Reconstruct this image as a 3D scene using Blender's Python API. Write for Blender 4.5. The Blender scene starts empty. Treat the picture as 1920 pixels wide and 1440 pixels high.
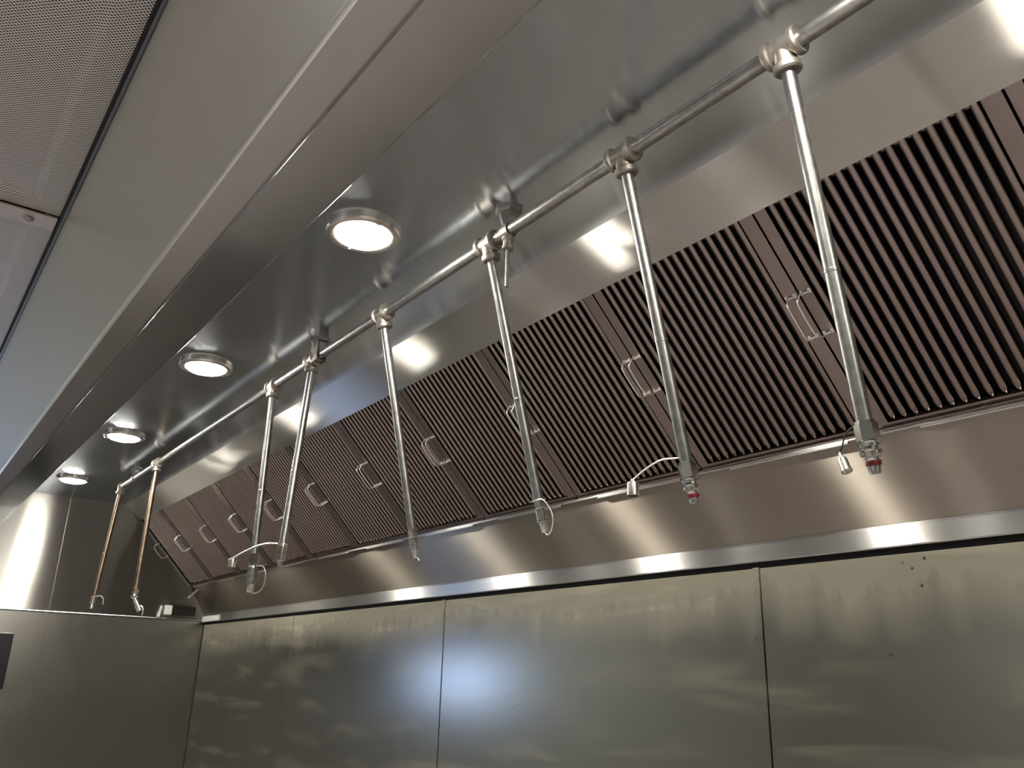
import bpy, bmesh, math, random
from mathutils import Vector, Matrix

random.seed(7)
scene = bpy.context.scene
COL = scene.collection
PI = math.pi
H = 2.03                      # height of the hood's bottom rim above the floor

# ------------------------------------------------------------------ camera
right = Vector((0.59078266, 0.80639028, 0.02665645))
down = Vector((-0.25016008, 0.21448409, -0.94414856))
fwd = Vector((-0.76706961, 0.55111822, 0.32844014))
cam_data = bpy.data.cameras.new('camera')
cam = bpy.data.objects.new('camera', cam_data)
COL.objects.link(cam)
up, back = -down, -fwd
cam.matrix_world = Matrix(((right.x, up.x, back.x, 5.5473), (right.y, up.y, back.y, -1.6872),
                           (right.z, up.z, back.z, -0.2891 + H), (0, 0, 0, 1)))
cam_data.sensor_width = 36.0
cam_data.lens = 1587.58 / 1920 * 36.0
cam_data.clip_start = 0.01
scene.camera = cam

# ------------------------------------------------------------------ world, exposure
world = bpy.data.worlds.new('world')
scene.world = world
world.use_nodes = True
world.node_tree.nodes['Background'].inputs[0].default_value = (0.9, 0.95, 1.0, 1)
world.node_tree.nodes['Background'].inputs[1].default_value = 0.03
scene.view_settings.view_transform = 'Standard'
scene.view_settings.look = 'None'
scene.view_settings.gamma = 1.0
scene.view_settings.use_curve_mapping = False
scene.view_settings.exposure = 0.4
HOOD_LAMP = 260.0              # radiance of each hood lamp's lens
ROOM_LAMP = 36.0               # radiance of the room's ceiling troffers
SCREEN = 3.6                  # radiance of the lit order screen

# ------------------------------------------------------------------ materials
def new_mat(name):
    m = bpy.data.materials.new(name)
    m.use_nodes = True
    nt = m.node_tree
    b = nt.nodes['Principled BSDF']
    return m, nt, b

def link(nt, a, b): nt.links.new(a, b)

def simple(name, col, rough=0.5, metal=0.0, var=0.0, scale=20.0, spec=None):
    m, nt, b = new_mat(name)
    b.inputs['Base Color'].default_value = (*col, 1)
    b.inputs['Roughness'].default_value = rough
    b.inputs['Metallic'].default_value = metal
    if var:
        tc = nt.nodes.new('ShaderNodeTexCoord')
        n = nt.nodes.new('ShaderNodeTexNoise')
        n.inputs['Scale'].default_value = scale
        n.inputs['Detail'].default_value = 6
        link(nt, tc.outputs['Object'], n.inputs['Vector'])
        r = nt.nodes.new('ShaderNodeValToRGB')
        r.color_ramp.elements[0].position = 0.3
        r.color_ramp.elements[1].position = 0.7
        r.color_ramp.elements[0].color = (*[c * (1 - var) for c in col], 1)
        r.color_ramp.elements[1].color = (*[min(1, c * (1 + var)) for c in col], 1)
        link(nt, n.outputs['Fac'], r.inputs['Fac'])
        link(nt, r.outputs['Color'], b.inputs['Base Color'])
    return m

def emitter(name, col, strength):
    m, nt, b = new_mat(name)
    b.inputs['Base Color'].default_value = (0.8, 0.8, 0.8, 1)
    b.inputs['Emission Color'].default_value = (*col, 1)
    b.inputs['Emission Strength'].default_value = strength
    return m

def brushed(name, col, along=0.02, across=0.3, brush=(1, 0, 0), wave=0.02, wave_scale=2.0,
            grain=0.025, smear=0.10, stain=None):
    """Brushed stainless sheet. The micro-grooves run along `brush`, so the gloss spreads
    across them (along / across: GGX widths); a slow ripple in the sheet bends the reflections."""
    m = bpy.data.materials.new(name); m.use_nodes = True
    nt = m.node_tree; N = nt.nodes
    N.remove(N['Principled BSDF'])
    g = N.new('ShaderNodeBsdfAnisotropic')
    g.distribution = 'MULTI_GGX'
    r0 = (along * across) ** 0.25
    g.inputs['Anisotropy'].default_value = 1 - math.sqrt(along / across)
    geo = N.new('ShaderNodeNewGeometry')
    tv = N.new('ShaderNodeCombineXYZ')
    for i_, c_ in enumerate(brush): tv.inputs[i_].default_value = c_
    link(nt, tv.outputs[0], g.inputs['Tangent'])
    def mathn(op, a, b_, clamp=False):
        n = N.new('ShaderNodeMath'); n.operation = op; n.use_clamp = clamp
        for i_, v in enumerate((a, b_)):
            if isinstance(v, (int, float)): n.inputs[i_].default_value = v
            else: link(nt, v, n.inputs[i_])
        return n.outputs[0]
    # stretched grain
    mp = N.new('ShaderNodeMapping')
    link(nt, geo.outputs['Position'], mp.inputs['Vector'])
    mp.inputs['Scale'].default_value = tuple(6.0 if c else 320.0 for c in brush)
    gn = N.new('ShaderNodeTexNoise')
    gn.inputs['Scale'].default_value = 1.0
    gn.inputs['Detail'].default_value = 3
    link(nt, mp.outputs['Vector'], gn.inputs['Vector'])
    # soft smears where the sheet was wiped
    bn = N.new('ShaderNodeTexNoise')
    bn.inputs['Scale'].default_value = 2.2
    bn.inputs['Detail'].default_value = 4
    bn.inputs['Distortion'].default_value = 1.2
    link(nt, geo.outputs['Position'], bn.inputs['Vector'])
    k = mathn('ADD', mathn('MULTIPLY', mathn('SUBTRACT', gn.outputs['Fac'], 0.5), grain * 2),
              mathn('MULTIPLY', mathn('SUBTRACT', bn.outputs['Fac'], 0.5), smear * 2))
    link(nt, mathn('MULTIPLY', mathn('ADD', k, 1.0), r0), g.inputs['Roughness'])
    mix = N.new('ShaderNodeMix'); mix.data_type = 'RGBA'
    mix.inputs[6].default_value = (*[c * 0.95 for c in col], 1)
    mix.inputs[7].default_value = (*[min(1, c * 1.05) for c in col], 1)
    link(nt, gn.outputs['Fac'], mix.inputs[0])
    link(nt, mix.outputs[2], g.inputs['Color'])
    out = g.outputs[0]
    if stain:
        # dried grease: a thin yellow film that runs down from the panels' top edge in uneven streaks
        sx = N.new('ShaderNodeSeparateXYZ'); link(nt, geo.outputs['Position'], sx.inputs[0])
        dm = N.new('ShaderNodeMapping'); dm.inputs['Scale'].default_value = (22, 22, 1.5)
        link(nt, geo.outputs['Position'], dm.inputs['Vector'])
        dn = N.new('ShaderNodeTexNoise'); dn.inputs['Scale'].default_value = 1.0; dn.inputs['Detail'].default_value = 5
        link(nt, dm.outputs['Vector'], dn.inputs['Vector'])
        big = N.new('ShaderNodeTexNoise'); big.inputs['Scale'].default_value = 1.7
        link(nt, geo.outputs['Position'], big.inputs['Vector'])
        reach = mathn('MULTIPLY', mathn('ADD', dn.outputs['Fac'], big.outputs['Fac']), 0.17)
        depth = mathn('SUBTRACT', H - 0.02, sx.outputs['Z'])
        f = mathn('DIVIDE', mathn('SUBTRACT', reach, depth), 0.12, True)
        # plus smudges wiped diagonally all over
        sm = N.new('ShaderNodeMapping'); sm.inputs['Rotation'].default_value = (0, math.radians(35), 0)
        sm.inputs['Scale'].default_value = (1.2, 1, 7)
        link(nt, geo.outputs['Position'], sm.inputs['Vector'])
        sn = N.new('ShaderNodeTexNoise'); sn.inputs['Scale'].default_value = 1.5; sn.inputs['Detail'].default_value = 5
        sn.inputs['Distortion'].default_value = 0.6
        link(nt, sm.outputs['Vector'], sn.inputs['Vector'])
        f2 = mathn('MULTIPLY', mathn('SUBTRACT', sn.outputs['Fac'], 0.52, True), 0.9, True)
        f = mathn('ADD', mathn('MULTIPLY', f, 0.34), f2, True)
        d = N.new('ShaderNodeBsdfDiffuse'); d.inputs['Color'].default_value = (*stain, 1)
        ms = N.new('ShaderNodeMixShader')
        link(nt, f, ms.inputs[0]); link(nt, out, ms.inputs[1]); link(nt, d.outputs[0], ms.inputs[2])
        out = ms.outputs[0]
    link(nt, out, N['Material Output'].inputs['Surface'])
    if wave:
        wn = N.new('ShaderNodeTexNoise')
        wn.inputs['Scale'].default_value = wave_scale
        wn.inputs['Detail'].default_value = 1.5
        link(nt, geo.outputs['Position'], wn.inputs['Vector'])
        bp = N.new('ShaderNodeBump')
        bp.inputs['Strength'].default_value = wave
        bp.inputs['Distance'].default_value = 0.1
        link(nt, wn.outputs['Fac'], bp.inputs['Height'])
        link(nt, bp.outputs['Normal'], g.inputs['Normal'])
    return m

M = {}
M['hood_ceiling'] = brushed('hood_ceiling_steel', (0.72, 0.77, 0.84), 0.012, 0.06, (1, 0, 0), 0.06, 1.8)  # blue tint puts the lens glare over the ceiling into its colour
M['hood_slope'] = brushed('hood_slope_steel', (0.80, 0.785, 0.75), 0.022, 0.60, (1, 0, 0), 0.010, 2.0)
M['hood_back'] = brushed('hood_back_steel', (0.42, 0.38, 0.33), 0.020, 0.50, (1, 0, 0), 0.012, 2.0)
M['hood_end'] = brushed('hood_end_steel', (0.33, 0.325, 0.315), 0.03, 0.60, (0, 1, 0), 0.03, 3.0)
M['hood_front'] = brushed('hood_front_steel', (0.64, 0.67, 0.70), 0.010, 0.05, (1, 0, 0), 0.02, 2.0)
M['lip'] = brushed('lip_steel', (0.60, 0.60, 0.61), 0.03, 0.15, (1, 0, 0), 0.0)
M['fascia'] = brushed('fascia_steel', (0.88, 0.89, 0.86), 0.04, 0.20, (1, 0, 0), 0.01)
M['trim'] = brushed('trim_steel', (0.74, 0.74, 0.74), 0.022, 0.45, (1, 0, 0), 0.0)
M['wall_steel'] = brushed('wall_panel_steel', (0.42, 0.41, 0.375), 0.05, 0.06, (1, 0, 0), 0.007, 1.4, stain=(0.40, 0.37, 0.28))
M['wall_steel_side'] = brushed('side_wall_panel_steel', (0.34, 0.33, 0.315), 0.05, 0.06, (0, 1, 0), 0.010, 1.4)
M['filter'] = brushed('filter_steel', (0.275, 0.23, 0.215), 0.07, 0.09, (1, 0, 0), 0.0, 2.0, 0.0, 0.1)
M['baffle'] = brushed('baffle_steel', (0.29, 0.245, 0.23), 0.03, 0.05, (0, -0.692, 0.722), 0.0, 2.0, 0.0, 0.1)
M['filter_dark'] = simple('filter_depth_shade', (0.025, 0.024, 0.026), 0.6, 0.3)  # near-black colour stands in for the shade deep behind the baffles
M['wire'] = simple('bright_wire', (0.92, 0.91, 0.90), 0.38, 1.0)
M['pipe'] = simple('galvanised_pipe', (0.37, 0.37, 0.365), 0.33, 1.0, 0.22, 60)
M['pipe_rusty'] = simple('bronzed_pipe', (0.27, 0.205, 0.155), 0.34, 1.0, 0.25, 50)
M['fitting'] = simple('malleable_fitting', (0.33, 0.30, 0.27), 0.42, 0.9, 0.25, 70)
M['chrome'] = simple('chrome_nozzle', (0.78, 0.77, 0.75), 0.12, 1.0)
M['red_band'] = simple('red_band', (0.13, 0.008, 0.012), 0.4)
M['cap'] = simple('nozzle_cap_metal', (0.86, 0.84, 0.78), 0.25, 1.0)
M['dark_wire'] = simple('dark_wire', (0.03, 0.025, 0.02), 0.5)
M['dark'] = simple('dark_void', (0.012, 0.012, 0.012), 0.8)
M['black_plastic'] = simple('black_plastic', (0.008, 0.008, 0.009), 0.25)
M['lens'] = emitter('hood_lamp_lens', (1.0, 0.94, 0.81), HOOD_LAMP)
M['troffer'] = emitter('troffer_diffuser', (0.97, 1.0, 0.95), ROOM_LAMP)
M['screen'] = emitter('lit_screen', (0.35, 0.55, 1.0), SCREEN)
M['lamp_ring'] = simple('lamp_ring', (0.80, 0.76, 0.72), 0.22, 1.0)
M['paint'] = simple('painted_wall', (0.085, 0.086, 0.076), 0.7, 0, 0.06, 3)
M['paint_grey'] = simple('grey_painted_wall', (0.12, 0.12, 0.108), 0.7, 0, 0.05, 3)
M['paint_light'] = simple('pale_painted_wall', (0.40, 0.395, 0.36), 0.7, 0, 0.05, 3)
M['ceiling_tile'] = simple('ceiling_tile', (0.72, 0.71, 0.67), 0.8, 0, 0.05, 30)
M['white_metal'] = simple('white_metal', (0.75, 0.75, 0.73), 0.4)
M['bar'] = simple('plenum_bar_metal', (0.62, 0.56, 0.53), 0.35, 0.8, 0.08, 8)
M['edge_grey'] = simple('edge_strip_metal', (0.16, 0.17, 0.19), 0.35, 0.8)
M['dots'] = simple('speck', (0.05, 0.025, 0.01), 0.7)

def perforated():
    m, nt, b = new_mat('perforated_sheet')
    N = nt.nodes
    geo = N.new('ShaderNodeNewGeometry')
    mp = N.new('ShaderNodeMapping')
    mp.inputs['Scale'].default_value = (1 / 0.0040, 1 / 0.0040, 0)
    mp.inputs['Rotation'].default_value = (0, 0, PI / 4)
    link(nt, geo.outputs['Position'], mp.inputs['Vector'])
    fr = N.new('ShaderNodeVectorMath'); fr.operation = 'FRACTION'
    link(nt, mp.outputs['Vector'], fr.inputs[0])
    sb = N.new('ShaderNodeVectorMath'); sb.operation = 'SUBTRACT'
    sb.inputs[1].default_value = (0.5, 0.5, 0)
    link(nt, fr.outputs['Vector'], sb.inputs[0])
    sp = N.new('ShaderNodeSeparateXYZ'); link(nt, sb.outputs['Vector'], sp.inputs[0])
    cb = N.new('ShaderNodeCombineXYZ'); link(nt, sp.outputs['X'], cb.inputs[0]); link(nt, sp.outputs['Y'], cb.inputs[1])
    ln = N.new('ShaderNodeVectorMath'); ln.operation = 'LENGTH'
    link(nt, cb.outputs['Vector'], ln.inputs[0])
    lt = N.new('ShaderNodeMath'); lt.operation = 'LESS_THAN'; lt.inputs[1].default_value = 0.36
    link(nt, ln.outputs['Value'], lt.inputs[0])
    mx = N.new('ShaderNodeMix'); mx.data_type = 'RGBA'
    mx.inputs[6].default_value = (0.72, 0.69, 0.67, 1)
    mx.inputs[7].default_value = (0.03, 0.03, 0.035, 1)
    link(nt, lt.outputs[0], mx.inputs[0])
    link(nt, mx.outputs[2], b.inputs['Base Color'])
    inv = N.new('ShaderNodeMath'); inv.operation = 'MULTIPLY_ADD'
    link(nt, lt.outputs[0], inv.inputs[0]); inv.inputs[1].default_value = -0.4; inv.inputs[2].default_value = 0.4
    link(nt, inv.outputs[0], b.inputs['Metallic'])
    b.inputs['Roughness'].default_value = 0.4
    return m
M['perforated'] = perforated()

def quarry():
    m, nt, b = new_mat('quarry_tile')
    N = nt.nodes
    geo = N.new('ShaderNodeNewGeometry')
    br = N.new('ShaderNodeTexBrick')
    br.offset = 0.0
    br.inputs['Color1'].default_value = (0.22, 0.182, 0.172, 1)
    br.inputs['Color2'].default_value = (0.185, 0.152, 0.143, 1)
    br.inputs['Mortar'].default_value = (0.10, 0.09, 0.08, 1)
    br.inputs['Scale'].default_value = 1.0
    br.inputs['Brick Width'].default_value = 0.153
    br.inputs['Row Height'].default_value = 0.153
    br.inputs['Mortar Size'].default_value = 0.004
    link(nt, geo.outputs['Position'], br.inputs['Vector'])
    link(nt, br.outputs['Color'], b.inputs['Base Color'])
    b.inputs['Roughness'].default_value = 0.45
    return m
M['quarry'] = quarry()

# ------------------------------------------------------------------ mesh helpers
def B(): return bmesh.new()

def box(bm, x0, x1, y0, y1, z0, z1, bevel=0.0):
    vs = [bm.verts.new((x, y, z)) for x in (x0, x1) for y in (y0, y1) for z in (z0, z1)]
    f = ((0, 1, 3, 2), (4, 6, 7, 5), (0, 4, 5, 1), (2, 3, 7, 6), (0, 2, 6, 4), (1, 5, 7, 3))
    fs = [bm.faces.new([vs[i] for i in q]) for q in f]
    if bevel:
        es = list({e for q in fs for e in q.edges})
        bmesh.ops.bevel(bm, geom=es, offset=bevel, segments=2, affect='EDGES', profile=0.5)
    return fs

def prism_x(bm, poly, x0, x1):
    """poly: (y, z) outline, extruded along x."""
    a = [bm.verts.new((x0, y, z)) for y, z in poly]
    b = [bm.verts.new((x1, y, z)) for y, z in poly]
    bm.faces.new(a[::-1]); bm.faces.new(b)
    n = len(poly)
    for i in range(n):
        bm.faces.new((a[i], a[(i + 1) % n], b[(i + 1) % n], b[i]))

def sheet_poly(pts, t):
    """A bent sheet: polyline (y, z) with thickness t to its left."""
    out = []
    n = len(pts)
    for i in range(n):
        p = Vector(pts[i])
        d1 = (Vector(pts[i]) - Vector(pts[i - 1])).normalized() if i > 0 else None
        d2 = (Vector(pts[i + 1]) - Vector(pts[i])).normalized() if i < n - 1 else None
        if d1 is None: d1 = d2
        if d2 is None: d2 = d1
        n1 = Vector((-d1.y, d1.x)); n2 = Vector((-d2.y, d2.x))
        m_ = (n1 + n2)
        m_ = m_ / max(0.2, m_.dot(n1))
        out.append(tuple(p + m_ * t))
    return list(pts) + out[::-1]

def frame_of(d):
    d = d.normalized()
    a = Vector((0, 0, 1)) if abs(d.z) < 0.9 else Vector((1, 0, 0))
    u = d.cross(a).normalized()
    return u, d.cross(u).normalized()

def tube(bm, path, r, n=10, cap=True):
    path = [Vector(p) for p in path]
    rings = []
    u, v = frame_of(path[1] - path[0])
    for i, p in enumerate(path):
        if i == 0: d = path[1] - path[0]
        elif i == len(path) - 1: d = path[-1] - path[-2]
        else: d = (path[i + 1] - path[i - 1])
        d.normalize()
        u = (u - d * u.dot(d)).normalized()
        v = d.cross(u)
        rr = r[i] if isinstance(r, (list, tuple)) else r
        rings.append([bm.verts.new(p + (u * math.cos(2 * PI * k / n) + v * math.sin(2 * PI * k / n)) * rr) for k in range(n)])
    for a, b in zip(rings, rings[1:]):
        for k in range(n):
            f = bm.faces.new((a[k], a[(k + 1) % n], b[(k + 1) % n], b[k])); f.smooth = True
    if cap:
        bm.faces.new(rings[0][::-1]); bm.faces.new(rings[-1])

def lathe(bm, prof, origin=(0, 0, 0), axis=(0, 0, 1), n=20, smooth=True):
    """prof: (radius, distance along axis)."""
    o = Vector(origin); ax = Vector(axis).normalized()
    u, v = frame_of(ax)
    rings = []
    for r, h in prof:
        if r < 1e-6:
            rings.append([bm.verts.new(o + ax * h)])
        else:
            rings.append([bm.verts.new(o + ax * h + (u * math.cos(2 * PI * k / n) + v * math.sin(2 * PI * k / n)) * r) for k in range(n)])
    for a, b in zip(rings, rings[1:]):
        for k in range(n):
            va = [a[k % len(a)], a[(k + 1) % len(a)]] if len(a) > 1 else [a[0]]
            vb = [b[(k + 1) % len(b)], b[k % len(b)]] if len(b) > 1 else [b[0]]
            if len(va) + len(vb) < 3: continue
            f = bm.faces.new(va + vb); f.smooth = smooth
    for rg, rev in ((rings[0], True), (rings[-1], False)):
        if len(rg) > 1: bm.faces.new(rg[::-1] if rev else rg)

def spline(pts, sub=6):
    pts = [Vector(p) for p in pts]
    P = [pts[0]] + pts + [pts[-1]]
    out = []
    for i in range(1, len(P) - 2):
        for s in range(sub):
            t = s / sub
            a, b, c, d = P[i - 1], P[i], P[i + 1], P[i + 2]
            out.append(0.5 * ((2 * b) + (c - a) * t + (2 * a - 5 * b + 4 * c - d) * t * t + (3 * b - a - 3 * c + d) * t ** 3))
    out.append(pts[-1])
    return out

def mesh_of(bm, name, mat):
    bmesh.ops.recalc_face_normals(bm, faces=bm.faces)
    me = bpy.data.meshes.new(name)
    curved = any(f.smooth for f in bm.faces)
    bm.to_mesh(me); bm.free()
    if curved: me.set_sharp_from_angle(angle=math.radians(28))
    me.materials.append(M[mat] if isinstance(mat, str) else mat)
    return me

def world_loc(p):
    v = Vector((0, 0, 0))
    while p is not None:
        v += p.location; p = p.parent
    return v

def obj(name, bm, mat, parent=None, label=None, local=False):
    """Link bm as ONE mesh object; world coordinates unless local (then in the parent's frame)."""
    me = mesh_of(bm, name, mat)
    co = [v.co for v in me.vertices]
    c = Vector([(min(v[i] for v in co) + max(v[i] for v in co)) / 2 for i in range(3)])
    me.transform(Matrix.Translation(-c))
    o = bpy.data.objects.new(name, me)
    COL.objects.link(o)
    if parent is not None:
        o.parent = parent
        o.location = c if local else c - world_loc(parent)
    else:
        o.location = c
    if label: o['label'] = label
    return o

def tag(o, label, cat, group=None):
    o['label'] = label; o['category'] = cat
    if group: o['group'] = group
    return o

def thing(name, label, cat, loc, group=None):
    o = bpy.data.objects.new(name, None)
    o.empty_display_size = 0.1
    COL.objects.link(o)
    o.location = loc
    return tag(o, label, cat, group)

def struct(name, bm, mat, label=None):
    o = obj(name, bm, mat)
    o['kind'] = 'structure'
    if label: o['label'] = label
    return o

def copy_child(src, parent, loc=None):
    c = src.copy(); COL.objects.link(c); c.parent = parent
    if loc is not None: c.location = loc
    return c

# ------------------------------------------------------------------ the room
XR, YF, ZC = 9.4, -6.0, H + 0.95
YL = -3.4                     # the steel-clad side wall runs this far into the room
b = B(); box(b, -0.2, XR, YF, 0.2, -0.05, 0.0); struct('floor', b, 'quarry')
b = B(); box(b, -0.3, XR + .1, YF - .1, -2.45, ZC, ZC + 0.05); struct('ceiling', b, 'ceiling_tile')
b = B(); box(b, -0.3, XR + .1, YF - 0.1, YF, 0, ZC); wf = struct('wall_front', b, 'paint_light')
b = B(); box(b, 0.0, XR - .01, YF + 0.001, YF + 0.012, 0.01, H + 0.45, 0.002); obj('dark_reflection_panel', b, 'paint', wf)  # unseen dark panel added to darken what the back wall reflects
b = B(); box(b, XR, XR + 0.1, YF, 0.2, 0, ZC); struct('wall_right', b, 'paint')

# back wall: steel panels with joint strips over a near-black wall that paints in the gap's shadow
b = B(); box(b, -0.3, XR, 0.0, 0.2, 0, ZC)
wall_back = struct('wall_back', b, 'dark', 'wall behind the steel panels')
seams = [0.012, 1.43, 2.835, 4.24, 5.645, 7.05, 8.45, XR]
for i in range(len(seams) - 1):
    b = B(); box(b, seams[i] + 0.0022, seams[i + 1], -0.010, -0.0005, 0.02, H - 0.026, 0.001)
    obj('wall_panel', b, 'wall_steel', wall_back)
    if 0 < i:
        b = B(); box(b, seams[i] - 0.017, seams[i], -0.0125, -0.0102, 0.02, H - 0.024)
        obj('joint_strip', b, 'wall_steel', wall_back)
for sx_, sz_, sr_ in ((4.549, -0.223, 0.0042), (4.646, -0.039, 0.0035), (4.599, -0.044, 0.0022), (4.618, -0.057, 0.0030), (4.634, -0.092, 0.0034), (3.266, -0.378, 0.0020), (4.218, -0.185, 0.0020)):
    b = B(); lathe(b, [(sr_, 0.0), (sr_ * 0.7, 0.0008), (0.0, 0.0012)], origin=(sx_, -0.0101, H + sz_), axis=(0.0, -1, 0), n=10)
    obj('grease_speck', b, 'dots', wall_back)
# left wall
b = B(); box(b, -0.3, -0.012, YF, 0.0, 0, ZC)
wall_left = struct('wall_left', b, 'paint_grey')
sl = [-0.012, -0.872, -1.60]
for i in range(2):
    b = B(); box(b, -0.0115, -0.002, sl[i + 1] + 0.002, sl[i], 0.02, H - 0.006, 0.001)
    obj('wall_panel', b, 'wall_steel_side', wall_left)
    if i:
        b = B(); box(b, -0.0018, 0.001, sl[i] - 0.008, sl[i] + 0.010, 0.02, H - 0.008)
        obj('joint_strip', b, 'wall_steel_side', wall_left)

# ------------------------------------------------------------------ the exhaust hood
XE = 7.0
hood = thing('exhaust_hood', 'long brushed stainless steel exhaust hood above the steel-clad wall', 'hood', (3.5, -0.8, H))
Y_IN, Y_FR = -1.543, -1.572
Y_FC, Z_B, Z_C = -1.322, 0.28, 0.655   # step at the front of the hood's ceiling
Y_SL = -0.581                  # rear bend of the hood's ceiling
FB, FT = Vector((-0.136, 0.210)), Vector((-0.484, 0.573))   # filter bank, bottom and top (y, z)
Fd = (FT - FB).normalized()
Fn = Vector((-Fd.y, Fd.x)) * 1.0   # placeholder, fixed below
Fn = Vector((-Fd.y, Fd.x))
if Fn.y > 0: Fn = -Fn              # outward normal: down and into the room
T = 0.0015
def hp(l): return [(y, z + H) for y, z in l]

# ceiling
b = B(); box(b, 0.0, XE, Y_FC, Y_SL + 0.002, Z_C + H, Z_C + H + T)
obj('ceiling_panel', b, 'hood_ceiling', hood)
# front: lip, inner return, soffit and the step up to the ceiling, with rolled bends
def arc_pts(c, r, a0, a1, n=10):
    return [(c[0] + r * math.cos(a0 + (a1 - a0) * k / n), c[1] + r * math.sin(a0 + (a1 - a0) * k / n)) for k in range(n + 1)]
rr = 0.005
lip = [(Y_FR + 0.003, 0.0)] + arc_pts((Y_IN - rr, rr), rr, -PI / 2, 0) + [(Y_IN, Z_B - 0.0016)]
b = B(); prism_x(b, hp(sheet_poly(lip, T)), 0.0, XE)
obj('front_lip', b, 'lip', hood)
sof = [(Y_IN - 0.002, Z_B)] + arc_pts((Y_FC - rr, Z_B + rr), rr, -PI / 2, 0) + [(Y_FC, Z_C)]
b = B(); prism_x(b, hp(sheet_poly(sof, T)), 0.0, XE)
obj('front_soffit', b, 'hood_front', hood)
b = B()
arc = [(Y_FR + 0.004 - 0.004 * math.sin(k / 6 * PI / 2), 0.004 - 0.004 * math.cos(k / 6 * PI / 2) - 0.0) for k in range(7)]
prism_x(b, hp(sheet_poly(arc + [(Y_FR, 0.62)], -T)), -0.002, XE)
obj('fascia', b, 'fascia', hood)
# end panels
endpoly = [(-0.012, 0.0), (Y_IN, 0.0), (Y_IN, Z_B), (Y_FC, Z_B), (Y_FC, Z_C), (Y_SL, Z_C), (-0.012, 0.06)]
seam_y = -0.885
ep_a = [(-0.012, 0.004), (seam_y + 0.001, 0.004), (seam_y + 0.001, Z_C), (Y_SL, Z_C), (-0.012, 0.06)]
ep_b = [(seam_y - 0.001, 0.004), (Y_IN, 0.004), (Y_IN, Z_B), (Y_FC, Z_B), (Y_FC, Z_C), (seam_y - 0.001, Z_C)]
for nm, pp in (('end_panel', ep_a), ('end_panel', ep_b)):
    b = B(); prism_x(b, hp(pp), -0.0005, 0.001); obj(nm, b, 'hood_end', hood)
b = B(); box(b, -0.0005, 0.0012, seam_y - 0.001, seam_y + 0.001, H + 0.004, H + Z_C)
obj('end_seam', b, 'fitting', hood)
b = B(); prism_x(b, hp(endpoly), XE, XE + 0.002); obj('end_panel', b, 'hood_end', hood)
b = B(); tube(b, [(0.0025, -0.02, H), (0.0025, Y_IN, H)], 0.0035, 8); obj('end_hem', b, 'trim', hood)
# rear slope above the filters
s0 = Vector((Y_SL, Z_C)); s1 = FT + Fn * 0.010 - Fd * 0.002
b = B(); prism_x(b, hp(sheet_poly([tuple(s0), tuple(s1)], T)), 0.0, XE)
obj('upper_slope_panel', b, 'hood_slope', hood)
b = B(); e0 = s1; e1 = s1 - Fn * 0.010
prism_x(b, hp(sheet_poly([tuple(e0), tuple(e1)], T)), 0.0, XE)
obj('slope_return', b, 'hood_slope', hood)
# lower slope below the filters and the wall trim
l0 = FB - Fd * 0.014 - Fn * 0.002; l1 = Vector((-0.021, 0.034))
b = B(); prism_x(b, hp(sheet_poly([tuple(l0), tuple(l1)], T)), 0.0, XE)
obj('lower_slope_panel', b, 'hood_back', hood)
b = B()
prism_x(b, hp([(-0.020, 0.034), (-0.024, 0.027), (-0.024, -0.010), (-0.022, -0.012), (-0.013, -0.012), (-0.013, -0.010), (-0.020, -0.010), (-0.020, 0.026)]), 0.0, XE)
obj('wall_trim', b, 'trim', hood)
# filter rail: channel and clip strips
def fpt(v, w): return FB + Fd * v + Fn * w
b = B()
prism_x(b, hp([tuple(fpt(-0.014, -0.004)), tuple(fpt(-0.014, 0.010)), tuple(fpt(-0.012, 0.010)), tuple(fpt(-0.012, -0.004))]), 0.0, XE)
obj('filter_rail', b, 'trim', hood)
PITCH, OFF = 0.4665, -0.016
def seam_x(i): return PITCH * i + OFF
for i in range(15):
    x0 = max(0.02, seam_x(i) + 0.09); x1 = seam_x(i) + 0.40
    b = B()
    prism_x(b, hp([tuple(fpt(-0.018, 0.0)), tuple(fpt(-0.018, 0.013)), tuple(fpt(-0.0145, 0.013)), tuple(fpt(-0.0145, 0.0))]), x0, x1)
    obj('rail_clip', b, 'trim', hood)
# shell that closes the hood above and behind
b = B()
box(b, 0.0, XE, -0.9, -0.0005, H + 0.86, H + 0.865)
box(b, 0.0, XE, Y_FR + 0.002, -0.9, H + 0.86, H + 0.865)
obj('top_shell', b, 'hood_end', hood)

# ------------------------------------------------------------------ baffle filters
rotm = Matrix(((1, 0, 0), (0, Fd.x, Fn.x), (0, Fd.y, Fn.y)))
BP = 0.02435
def baffle_mesh():
    b = B()
    w, hgt, L0, L1 = 0.0072, 0.013, 0.012, 0.502
    prof = [(-w, -hgt)] + [(w * math.sin(a), 0.0052 * (math.cos(a) - 1)) for a in [PI / 2 * q / 4 for q in range(-4, 5)]] + [(w, -hgt)]
    st = [(L0 - 0.007, 0.35, -0.004), (L0, 0.85, -0.001), (L0 + 0.006, 1.0, 0.0), (L1, 1.0, 0.0)]
    rings = [[b.verts.new((x * s, y, z + dz)) for x, z in prof] for y, s, dz in st]
    for a, c in zip(rings, rings[1:]):
        for k in range(len(prof) - 1):
            b.faces.new((a[k], a[k + 1], c[k + 1], c[k])).smooth = True
    b.faces.new(rings[0]); b.faces.new(rings[-1][::-1])
    return mesh_of(b, 'baffle', 'baffle')
ME_baffle = baffle_mesh()
Wd = PITCH - 0.004
def rail_mesh(x0, x1, y0, y1, z0, z1, name, bev=0.001):
    b = B(); box(b, x0, x1, y0, y1, z0, z1, bev); return mesh_of(b, name, 'filter')
ME_lf = rail_mesh(0.0, 0.026, 0.0, 0.505, -0.016, 0.0, 'side_rail')
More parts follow.
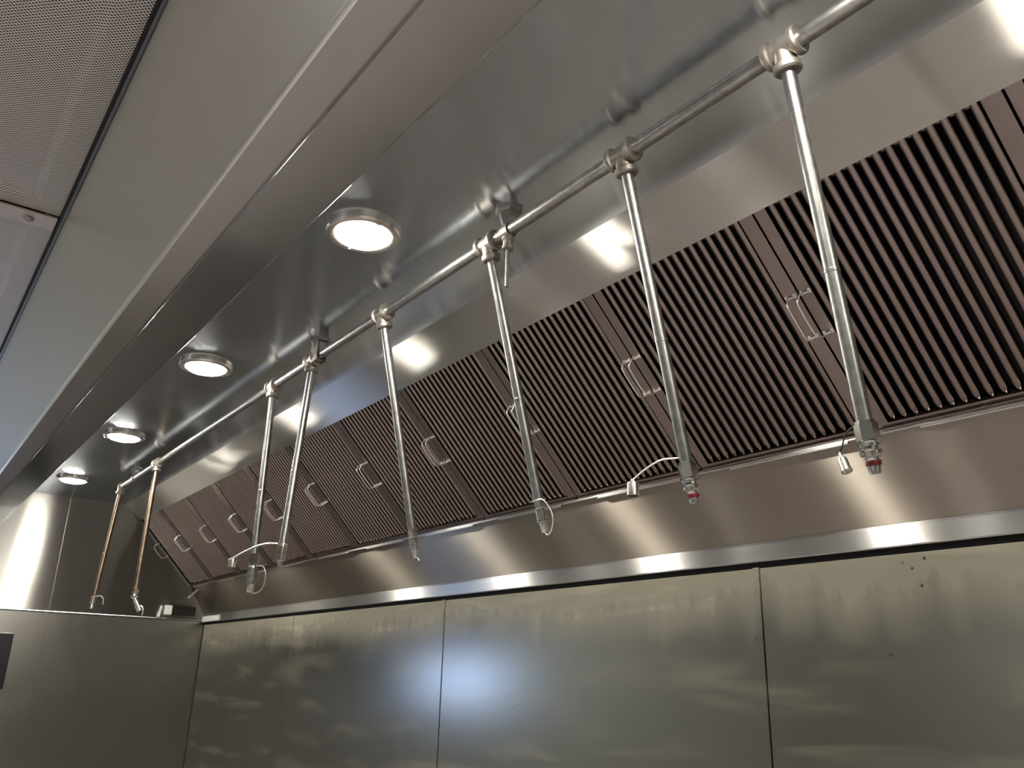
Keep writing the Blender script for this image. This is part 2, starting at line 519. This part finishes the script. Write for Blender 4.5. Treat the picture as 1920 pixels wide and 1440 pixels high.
ME_rf = rail_mesh(Wd - 0.032, Wd, 0.0, 0.505, -0.016, 0.0, 'side_rail')
def bottom_rail():
    b = B()
    box(b, 0.026, Wd - 0.032, 0.0, 0.003, -0.016, 0.001)
    box(b, 0.0, Wd, -0.010, -0.0002, -0.016, -0.004, 0.0008)
    box(b, 0.004, Wd - 0.004, -0.0105, -0.007, -0.004, 0.004, 0.0006)
    return mesh_of(b, 'bottom_rail', 'filter')
ME_bf = bottom_rail()
ME_tf = rail_mesh(0.026, Wd - 0.032, 0.494, 0.505, -0.016, -0.0135, 'top_rail', 0)
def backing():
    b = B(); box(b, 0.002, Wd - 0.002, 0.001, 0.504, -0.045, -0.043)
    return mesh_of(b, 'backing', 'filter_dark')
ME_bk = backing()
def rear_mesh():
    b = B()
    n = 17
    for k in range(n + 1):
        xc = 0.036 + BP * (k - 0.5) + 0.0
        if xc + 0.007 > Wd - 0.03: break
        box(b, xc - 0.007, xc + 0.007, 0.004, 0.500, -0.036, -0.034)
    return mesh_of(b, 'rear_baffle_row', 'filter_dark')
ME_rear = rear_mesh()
def bail_mesh(side):
    b = B()
    s = 0.006 * side
    path = spline([(0, 0.0465, 0.006), (s * 0.2, 0.050, 0.013), (s * 0.6, 0.046, 0.027), (s, 0.034, 0.036),
                   (s, -0.030, 0.036), (s * 0.6, -0.043, 0.027), (s * 0.2, -0.048, 0.013), (0, -0.0465, 0.006)], 5)
    tube(b, path, 0.0018, 8)
    return mesh_of(b, 'handle', 'wire')
ME_bail = {1: bail_mesh(1), -1: bail_mesh(-1)}
def lug_mesh():
    b = B()
    path = [(0.009 * math.cos(t) , 0, 0.0075 * math.sin(t)) for t in [PI * k / 8 for k in range(9)]]
    tube(b, path, 0.002, 6)
    box(b, -0.012, -0.006, -0.004, 0.004, 0.0, 0.0012)
    box(b, 0.006, 0.012, -0.004, 0.004, 0.0, 0.0012)
    return mesh_of(b, 'lug', 'wire')
ME_lug = lug_mesh()
ordinal = ['first', 'second', 'third', 'fourth', 'fifth', 'sixth', 'seventh', 'eighth', 'ninth', 'tenth',
           'eleventh', 'twelfth', 'thirteenth', 'fourteenth', 'fifteenth']
def child(name, me, parent, loc=(0, 0, 0)):
    o = bpy.data.objects.new(name, me); COL.objects.link(o); o.parent = parent; o.location = loc
    return o
for i in range(15):
    x0 = seam_x(i) + 0.002
    n_b = 17
    first = i == 0
    t = thing('baffle_filter', 'stainless baffle grease filter with two wire handles, %s from the hood end panel' % ordinal[i],
              'filter', (0, 0, 0), 'baffle filters along the hood')
    t.matrix_world = Matrix.Translation((x0, FB.x, FB.y + H)) @ rotm.to_4x4()
    if first:
        # the last filter butts against the end panel: its outer rail is narrower
        x_in = 0.0185
        lf = B(); box(lf, x_in, 0.030, 0.0, 0.505, -0.016, 0.0, 0.001)
        child('side_rail', mesh_of(lf, 'side_rail_end', 'filter'), t)
        br = B(); box(br, x_in, Wd, -0.010, 0.003, -0.016, -0.002, 0.0008)
        child('bottom_rail', mesh_of(br, 'bottom_rail_end', 'filter'), t)
        bk = B(); box(bk, x_in, Wd - 0.002, 0.001, 0.504, -0.045, -0.043)
        child('backing', mesh_of(bk, 'backing_end', 'filter_dark'), t)
    else:
        child('side_rail', ME_lf, t)
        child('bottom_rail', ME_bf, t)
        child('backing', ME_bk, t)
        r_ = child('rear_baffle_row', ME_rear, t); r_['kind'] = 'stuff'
    child('side_rail', ME_rf, t)
    child('top_rail', ME_tf, t)
    for k in range(n_b):
        xb = 0.0385 + (Wd - 0.032 - 0.0385 - 0.0105) * k / (n_b - 1)
        if first and xb < 0.04: continue
        child('baffle', ME_baffle, t, (xb, 0, 0))
    for side, xx in ((-1, 0.013), (1, Wd - 0.017)):
        if first and side == -1: xx = 0.0245
        hd = child('handle', ME_bail[side], t, (xx, 0.270, 0.0))
        for vv in (0.0465, -0.0465):
            child('lug', ME_lug, hd, (0, vv, 0.0))

# ------------------------------------------------------------------ hood lamps
LX = [3.97, 2.84, 1.715, 0.585, 5.10, 6.23]
lamp_labels = ['round lit hood lamp nearest the camera, largest in view', 'second round lit hood lamp in the row, beyond the largest',
               'third round lit hood lamp, between the second and the end panel one', 'smallest round lit hood lamp, beside the hood end panel',
               'round hood lamp above and behind the photographer', 'round hood lamp at the near end of the hood']
LY = -0.978
for x, lab in zip(LX, lamp_labels):
    t = thing('hood_lamp', lab, 'lamp', (x, LY, H + Z_C), 'round lamps in the hood ceiling')
    b = B()
    prof = [(0.084, 0.0), (0.084, -0.008), (0.081, -0.0125), (0.075, -0.0145), (0.068, -0.0145), (0.064, -0.0125), (0.064, 0.0)]
    n = 40
    rings = [[b.verts.new((r * math.cos(2 * PI * k / n), r * math.sin(2 * PI * k / n), z)) for k in range(n)] for r, z in prof]
    for a, c in zip(rings, rings[1:] + rings[:1]):
        for k in range(n):
            f = b.faces.new((a[k], a[(k + 1) % n], c[(k + 1) % n], c[k])); f.smooth = True
    obj('trim_ring', b, 'lamp_ring', t, local=True)
    b = B()
    lathe(b, [(0.0632, -0.001), (0.0632, -0.0105), (0.061, -0.0150), (0.055, -0.0190), (0.044, -0.0220), (0.028, -0.0240), (0.012, -0.0249), (0.0, -0.0251)], n=40)
    obj('lens', b, 'lens', t, local=True, label='glowing white lens')
    # two little screws holding the ring
    for sx_ in (-1, 1):
        b = B(); lathe(b, [(0.004, -0.0140), (0.004, -0.0158), (0.0025, -0.0166), (0.0, -0.0168)], origin=(0.0715 * sx_, 0, 0), n=10)
        obj('screw', b, 'chrome', t, local=True)

# ------------------------------------------------------------------ fire suppression piping
PY, PZ = -0.775, 0.605
R_MAIN, R_DROP = 0.0134, 0.0107
pipe = thing('suppression_pipework', 'galvanised fire suppression pipe with eight hanging drops under the hood ceiling', 'pipe',
             (3.9, PY, H + PZ))
DROPS = [  # x, bottom y, bottom z, material, nozzle kind
    (4.945, -0.672, 0.045, 'pipe', 'hex'), (4.600, -0.642, 0.058, 'pipe', 'hex'), (4.175, -0.625, 0.061, 'pipe', 'rib'),
    (3.688, -0.645, 0.053, 'pipe', 'rib'), (3.243, -0.804, 0.041, 'pipe', 'coil'), (2.924, -0.769, 0.037, 'pipe', 'long'),
    (1.497, -0.778, 0.030, 'pipe_rusty', 'swivel'), (0.796, -0.811, 0.039, 'pipe_rusty', 'small')]
xs = sorted([d[0] for d in DROPS] + [XE - 0.01])
for a, c in zip(xs, xs[1:]):
    b = B()
    tube(b, [(a, PY, H + PZ), ((a + c) / 2, PY, H + PZ), (c, PY, H + PZ)], R_MAIN if a > 4 else R_MAIN * 0.92, 18)
    obj('main_pipe', b, 'pipe', pipe)

def ribs(r0, r1, z0, z1, n):
    out = []
    for k in range(n):
        a = z0 + (z1 - z0) * k / n; c = z0 + (z1 - z0) * (k + 1) / n; h_ = c - a
        out += [(r0, a), (r1, a + h_ * 0.25), (r1, a + h_ * 0.65), (r0, a + h_ * 0.9)]
    return out

for x, yb, zb, mat, kind in DROPS:
    top = Vector((x, PY, H + PZ)); bot = Vector((x, yb, H + zb))
    ax = (bot - top).normalized()
    L = (bot - top).length
    elbow = x < 1
    # tee (an elbow at the far end)
    b = B()
    rb, rm = 0.0185, 0.0178
    half = 0.030
    side = [(rm * 0.96, -half + 0.012), (rm * 1.28, -half + 0.010), (rm * 1.30, -half + 0.003), (rm * 1.18, -half)]
    if elbow:
        lathe(b, [(rm * 0.8, -0.010), (rm, -0.006), (rm, 0.016), (rm * 1.26, 0.018), (rm * 1.28, 0.026), (rm * 1.15, 0.029)], origin=top, axis=(1, 0, 0), n=20)
    else:
        lathe(b, [(rm * 1.18, -half), (rm * 1.30, -half + 0.003), (rm * 1.28, -half + 0.010), (rm, -half + 0.012),
                  (rm, half - 0.012), (rm * 1.28, half - 0.010), (rm * 1.30, half - 0.003), (rm * 1.18, half)], origin=top, axis=(1, 0, 0), n=20)
    tee = obj('elbow' if elbow else 'tee', b, 'fitting', pipe)
    b = B()
    lathe(b, [(rb * 0.9, 0.004), (rb * 0.92, 0.024), (rb * 1.12, 0.027), (rb * 1.16, 0.036), (rb * 1.02, 0.039)], origin=top, axis=ax, n=20)
    obj('branch_collar', b, 'fitting', tee)
    # drop pipe, with the scored line of a joint part-way down
    b = B()
    j = L * 0.62
    lathe(b, [(R_DROP, 0.03), (R_DROP, j - 0.004), (R_DROP * 1.07, j - 0.003), (R_DROP * 1.07, j + 0.001), (R_DROP, j + 0.002), (R_DROP, L)],
          origin=top, axis=ax, n=18)
    obj('drop_pipe', b, mat, pipe)
    # nozzle
    def lz(prof, mat_, name, parent=None, n=20, origin=bot, axis=ax, smooth=True):
        b = B(); lathe(b, prof, origin=origin, axis=axis, n=n, smooth=smooth); return obj(name, b, mat_, parent or pipe)
    if kind == 'hex':
        nz = lz([(0.0128, -0.004), (0.0128, 0.000), (0.0155, 0.0005), (0.0155, 0.022), (0.013, 0.024)], 'chrome', 'nozzle', n=6, smooth=False)
        lz(ribs(0.0115, 0.0150, 0.024, 0.046, 2) + [(0.0115, 0.046), (0.0105, 0.050)], 'chrome', 'nozzle_body', nz)
        lz([(0.0100, 0.050), (0.0102, 0.0505), (0.0102, 0.056), (0.0100, 0.0565)], 'red_band', 'red_band', nz)
        lz([(0.0085, 0.0565), (0.0088, 0.058), (0.0080, 0.067), (0.0050, 0.068)], 'chrome', 'nozzle_tip', nz)
    elif kind == 'rib':
        nz = lz([(0.0118, -0.004), (0.0118, 0.001), (0.0128, 0.0015), (0.0128, 0.016), (0.0115, 0.018)], 'chrome', 'nozzle', n=6, smooth=False)
        lz(ribs(0.0090, 0.0118, 0.018, 0.046, 6) + [(0.008, 0.046), (0.0080, 0.049)], 'chrome', 'nozzle_body', nz)
        lz([(0.0074, 0.049), (0.0078, 0.0495), (0.0078, 0.064), (0.0070, 0.067), (0.0, 0.0675)], 'cap', 'nozzle_cap', nz)
    elif kind == 'coil':
        nz = lz([(0.0115, -0.010), (0.0150, -0.009), (0.0150, -0.005), (0.0115, -0.004), (0.0115, 0.0)], 'cap', 'nozzle', n=20)
        lz(ribs(0.0105, 0.0135, 0.0, 0.040, 7) + [(0.0105, 0.040), (0.009, 0.041)], 'chrome', 'nozzle_body', nz)
        lz([(0.0080, 0.041), (0.0085, 0.042), (0.0060, 0.054), (0.003, 0.0545)], 'fitting', 'nozzle_tip', nz)
    elif kind == 'long':
        nz = lz([(0.0115, -0.020), (0.0150, -0.019), (0.0150, -0.008), (0.0180, -0.007), (0.0180, 0.012), (0.0135, 0.014), (0.0135, 0.018)], 'chrome', 'nozzle', n=6, smooth=False)
        lz([(0.0140, 0.018), (0.0155, 0.022), (0.0155, 0.028)] + ribs(0.0135, 0.0155, 0.028, 0.072, 7) + [(0.0135, 0.074)], 'pipe', 'nozzle_body', nz)
        lz([(0.0095, 0.074), (0.0100, 0.0745), (0.0100, 0.096), (0.0090, 0.0985), (0.0, 0.099)], 'cap', 'nozzle_cap', nz)
    elif kind == 'swivel':
        nz = lz([(0.0120, -0.006), (0.0145, -0.005), (0.0145, 0.006), (0.0125, 0.008), (0.0125, 0.014), (0.016, 0.020), (0.016, 0.028), (0.010, 0.034), (0.0, 0.035)], 'chrome', 'nozzle')
        a2 = Vector((0.25, 0.42, -0.87)); o2 = bot + ax * 0.026
        lz([(0.0085, 0.0), (0.0085, 0.020), (0.012, 0.021), (0.012, 0.028), (0.0085, 0.029), (0.0085, 0.036), (0.0125, 0.037), (0.0125, 0.066), (0.011, 0.068), (0.0, 0.069)],
           'cap', 'nozzle_head', nz, origin=o2, axis=a2)
        b = B()
        s = o2 + a2 * 0.04
        tube(b, spline([s, s + Vector((0.018, 0.014, -0.004)), s + Vector((0.026, 0.020, -0.022)), s + Vector((0.020, 0.020, -0.042))], 6), 0.0024, 6)
        obj('cap_strap', b, 'wire', nz)
    else:
        nz = lz([(0.0115, -0.006), (0.0150, -0.005), (0.0150, 0.004), (0.0120, 0.006), (0.0120, 0.024), (0.0140, 0.025), (0.0140, 0.031), (0.0110, 0.032)], 'fitting', 'nozzle')
        lz([(0.0085, 0.032), (0.0090, 0.033), (0.0090, 0.053), (0.0070, 0.056), (0.0, 0.0565)], 'cap', 'nozzle_cap', nz)
        b = B()
        s = bot + Vector((0.012, 0.005, 0.004))
        tube(b, spline([s, s + Vector((0.022, 0.020, 0.002)), s + Vector((0.040, 0.030, -0.014)), s + Vector((0.042, 0.032, -0.040))], 6), 0.0026, 6)
        obj('cap_strap', b, 'wire', nz)
    # caps on their straps
    if kind == 'hex' and x > 4.8:
        c0 = Vector((4.8985, -0.660, H + 0.006)); ca = Vector((0.30, -0.10, -0.80)).normalized()
        b = B(); lathe(b, [(0.0022, -0.011), (0.0022, -0.003), (0.0060, -0.002), (0.0066, 0.0), (0.0068, 0.014), (0.0080, 0.019), (0.0072, 0.019), (0.0058, 0.014), (0.0, 0.006)], origin=c0, axis=ca, n=20)
        obj('blow_off_cap', b, 'cap', nz)
        b = B(); tube(b, spline([bot + Vector((-0.012, 0, 0.002)), bot + Vector((-0.032, 0.004, -0.006)), bot + Vector((-0.043, 0.010, -0.020)), c0 - ca * 0.011], 6), 0.0011, 6)
        obj('cap_strap', b, 'dark_wire', nz)
    elif kind == 'hex':
        c0 = Vector((4.459, -0.630, H + 0.051))
        b = B(); lathe(b, [(0.0, 0.006), (0.004, 0.006), (0.005, 0.001), (0.0105, 0.0), (0.0110, -0.003), (0.0110, -0.024), (0.0098, -0.0245), (0.0095, -0.006), (0.0, -0.005)], origin=c0, axis=(0, 0, 1), n=20)
        obj('blow_off_cap', b, 'cap', nz)
        b = B(); tube(b, spline([c0 + Vector((0, 0, 0.005)), c0 + Vector((0.030, 0.0, 0.018)), c0 + Vector((0.075, -0.006, 0.026)), c0 + Vector((0.115, -0.008, 0.022)), bot + Vector((-0.008, -0.008, 0.010))], 6), 0.0016, 6)
        obj('cap_strap', b, 'wire', nz)
    elif kind == 'rib' and x > 4:
        s = bot + ax * 0.004
        b = B(); tube(b, spline([s + Vector((-0.008, -0.012, 0.0)), s + Vector((0.020, -0.008, 0.002)), s + Vector((0.036, 0.0, -0.018)), s + Vector((0.042, 0.004, -0.040)), s + Vector((0.034, 0.006, -0.062)), s + Vector((0.020, 0.008, -0.069)), bot + ax * 0.067], 6), 0.0011, 6)
        obj('cap_strap', b, 'wire', nz)
    elif kind == 'rib':
        b = B(); s = bot + ax * 0.067
        tube(b, spline([s, s + Vector((0.006, 0.002, -0.002)), s + Vector((0.012, 0.003, -0.008))], 5), 0.0012, 6)
        obj('cap_strap', b, 'wire', nz)
    elif kind == 'coil':
        c0 = Vector((2.820, -0.800, H + 0.047))
        b = B(); lathe(b, [(0.0, 0.004), (0.004, 0.004), (0.011, 0.0), (0.0125, -0.004), (0.0125, -0.026), (0.0112, -0.0265), (0.0108, -0.006), (0.0, -0.005)], origin=c0, axis=(0.1, 0, 1), n=20)
        obj('blow_off_cap', b, 'cap', nz)
        b = B(); tube(b, spline([c0 + Vector((0, 0, 0.002)), Vector((2.905, -0.800, H + 0.058)), Vector((3.020, -0.802, H + 0.064)), Vector((3.130, -0.804, H + 0.062)), bot + Vector((-0.012, 0, 0.008))], 7), 0.0030, 6)
        obj('cap_strap', b, 'cap', nz)
    elif kind == 'long':
        s = bot + ax * 0.020
        b = B(); tube(b, spline([s + Vector((0.012, 0.006, 0)), s + Vector((0.055, 0.012, -0.004)), s + Vector((0.080, 0.014, -0.032)), s + Vector((0.066, 0.014, -0.068)), s + Vector((0.030, 0.008, -0.082)), bot + ax * 0.098], 7), 0.0016, 6)
        obj('cap_strap', b, 'wire', nz)

# brackets that hold the pipe to the hood ceiling
for k, (bx, wide) in enumerate(((4.249, 1.0), (3.285, 1.25), (1.075, 1.0))):
    b = B()
    w_, t_ = 0.030 * wide, 0.003
    lathe(b, [(0.032, Z_C - PZ), (0.032, Z_C - PZ - 0.006), (0.022, Z_C - PZ - 0.009), (0.020, Z_C - PZ - 0.022), (0.013, 0.010)], origin=(bx, PY, H + PZ), n=6, smooth=False)
    br = obj('pipe_bracket', b, 'pipe', pipe)
    b = B()
    ring = [(bx, PY + 0.0165 * math.cos(a), H + PZ + 0.0165 * math.sin(a)) for a in [2 * PI * q / 20 for q in range(21)]]
    for q in range(20):
        (x_, y0, z0), (_, y1, z1) = ring[q], ring[q + 1]
        vs = [b.verts.new((bx + s * w_ * 0.4, yy, zz)) for s in (-1, 1) for yy, zz in ((y0, z0), (y1, z1))]
        b.faces.new((vs[0], vs[1], vs[3], vs[2]))
    bmesh.ops.remove_doubles(b, verts=b.verts, dist=1e-5)
    bmesh.ops.solidify(b, geom=b.faces[:], thickness=0.0018)
    obj('clamp_band', b, 'fitting', br)
    if k == 0:
        b = B(); lathe(b, [(0.013, -0.014), (0.013, -0.022), (0.0105, -0.024), (0.0105, -0.036), (0.0125, -0.037), (0.0125, -0.043), (0.006, -0.046)], origin=(bx, PY, H + PZ), n=12)
        st = obj('stub_fitting', b, 'fitting', pipe)
        b = B(); tube(b, [(bx, PY, H + PZ - 0.043), (bx, PY, H + PZ - 0.13)], 0.0042, 10)
        tube(b, [(bx, PY, H + PZ - 0.126), (bx + 0.012, PY, H + PZ - 0.124)], 0.0012, 6)
        obj('hanging_rod', b, 'pipe', pipe)
    if k == 1:
        b = B()
        box(b, bx - 0.022, bx + 0.022, PY + 0.012, PY + 0.015, H + PZ - 0.02, H + Z_C - 0.0005)
        box(b, bx - 0.022, bx + 0.022, PY - 0.018, PY - 0.015, H + PZ - 0.02, H + Z_C - 0.0005)
        obj('bracket_plate', b, 'fitting', br)

# ------------------------------------------------------------------ bits in the far corner of the hood
jb = thing('junction_box', 'small dark box with a pale end plate low on the hood end panel', 'box', (0.02, -0.17, H + 0.02))
b = B(); box(b, 0.0012, 0.040, -0.222, -0.082, H + 0.022, H + 0.074, 0.003); obj('box_body', b, 'black_plastic', jb)
b = B(); box(b, 0.0012, 0.044, -0.262, -0.223, H + 0.020, H + 0.076, 0.004); obj('end_plate', b, 'white_metal', jb)
b = B(); prism_x(b, hp([(-0.300, 0.006), (-0.286, 0.006), (-0.276, 0.072), (-0.284, 0.072)]), 0.0012, 0.020); obj('mounting_tab', b, 'white_metal', jb)
dt = thing('drain_tube', 'short bright metal tube angled out below the filters in the corner', 'tube', (0.10, -0.12, H + 0.15))
b = B(); tube(b, [(0.10, -0.158, H + 0.119), (0.10, -0.121, H + 0.157)], 0.0085, 12); obj('tube_tip', b, 'cap', dt)
b = B(); tube(b, [(0.10, -0.121, H + 0.157), (0.10, -0.095, H + 0.184)], 0.0075, 12); obj('tube_stem', b, 'fitting', dt)
b = B(); box(b, 0.02, 0.33, -0.030, -0.0245, H - 0.010, H + 0.022, 0.002); obj('trim_end_clip', b, 'white_metal', hood)

# ------------------------------------------------------------------ supply plenum in front of the hood
ZP = H + 0.392
pl = thing('supply_plenum', 'perforated steel air supply plenum along the front of the hood', 'vent', (3.5, -2.0, ZP))
bars = [1.20, 2.65, 4.105, 5.56, 7.0]
x_prev = 0.0
Y0, Y1 = Y_FR - 0.0085, -2.42
for i, bx in enumerate(bars):
    xa, xb = x_prev + 0.012, bx - 0.024
    b = B()
    m_ = 0.034; up_ = 0.004
    o_ = [(xa, Y1), (xb, Y1), (xb, Y0), (xa, Y0)]
    i1 = [(xa + m_, Y1 + m_), (xb - m_, Y1 + m_), (xb - m_, Y0 - m_), (xa + m_, Y0 - m_)]
    i2 = [(xa + m_ + .012, Y1 + m_ + .012), (xb - m_ - .012, Y1 + m_ + .012), (xb - m_ - .012, Y0 - m_ - .012), (xa + m_ + .012, Y0 - m_ - .012)]
    V = [[b.verts.new((*p, ZP + 0.006 + dz)) for p in lp] for lp, dz in ((o_, 0), (i1, 0), (i2, up_), (i2, up_ + .0012), (i1, .0012), (o_, .0012))]
    for a, c in zip(V, V[1:] + V[:1]):
        if a is V[2]: continue
        for k in range(4): b.faces.new((a[k], a[(k + 1) % 4], c[(k + 1) % 4], c[k]))
    b.faces.new(V[2]); b.faces.new(V[3])
    obj('perforated_panel', b, 'perforated', pl)
    b = B(); box(b, bx - 0.0235, bx + 0.0115 + 0.012, Y1, Y0 - 0.001, ZP, ZP + 0.004, 0.001)
    dv = obj('divider_bar', b, 'bar', pl)
    b = B(); lathe(b, [(0.0075, 0.0), (0.0075, -0.002), (0.005, -0.0045), (0.0, -0.005)], origin=(bx, Y0 - 0.040, ZP), n=12)
    obj('bolt_head', b, 'fitting', dv)
    x_prev = bx + 0.012
b = B(); box(b, 0.0, XE, Y0 + 0.0005, Y_FR - 0.0052, ZP - 0.001, ZP + 0.02); obj('gasket_strip', b, 'dark', pl)
b = B(); box(b, 0.0, XE, Y_FR - 0.0050, Y_FR - 0.0005, ZP - 0.004, ZP + 0.02, 0.001); obj('edge_strip', b, 'edge_grey', pl)
b = B(); box(b, 0.0, XE, Y1 - 0.03, Y1 - 0.001, ZP - 0.004, ZC); obj('plenum_front', b, 'fascia', pl)
b = B(); box(b, 0.0, XE, Y1, Y_FR - 0.004, ZP + 0.20, ZP + 0.205); obj('plenum_box', b, 'dark', pl)
b = B(); box(b, XE, XE + 0.004, Y1 - 0.03, Y_FR - 0.002, ZP - 0.004, ZC); obj('plenum_end', b, 'fascia', pl)

# ------------------------------------------------------------------ order screens on the side wall
def monitor(label, y0, y1, z0, z1, mat):
    t = thing('wall_monitor', label, 'monitor', (0.0, (y0 + y1) / 2, H + z0), 'order screens on the side wall')
    b = B(); box(b, 0.012, 0.045, y1, y0, H + z0, H + z1, 0.003); obj('housing', b, 'black_plastic', t)
    b = B(); box(b, 0.0452, 0.0462, y1 + 0.03, y0 - 0.03, H + z0 + 0.03, H + z1 - 0.03); obj('screen_face', b, mat, t)
    b = B(); box(b, 0.0, 0.012, (y0 + y1) / 2 - 0.08, (y0 + y1) / 2 + 0.08, H + (z0 + z1) / 2 - 0.06, H + (z0 + z1) / 2 + 0.06); obj('wall_mount', b, 'fitting', t)
monitor('black switched-off monitor on the steel side wall below the hood', -1.037, -1.47, -0.415, -0.127, 'black_plastic')
monitor('blue lit monitor farther out on the steel side wall', -1.60, -2.30, -0.48, -0.14, 'screen')

# ------------------------------------------------------------------ room ceiling lights
for i, (tx, ty) in enumerate(((1.2, -3.0), (4.4, -3.6), (7.2, -3.6), (3.0, -5.0), (6.0, -5.0), (8.3, -1.6))):
    t = thing('ceiling_troffer', 'white ceiling troffer light in the kitchen ceiling, %s of six' % ordinal[i], 'lamp', (tx, ty, ZC), 'troffers in the room ceiling')
    b = B(); box(b, tx - 0.60, tx + 0.60, ty - 0.30, ty + 0.30, ZC - 0.012, ZC - 0.0005, 0.002); obj('frame', b, 'white_metal', t)
    b = B(); box(b, tx - 0.57, tx + 0.57, ty - 0.27, ty + 0.27, ZC - 0.016, ZC - 0.0125); obj('diffuser', b, 'troffer', t)
b = B(); box(b, XE + 0.01, XR + .1, -2.45, 0.2, ZC, ZC + 0.05); struct('ceiling', b, 'ceiling_tile')
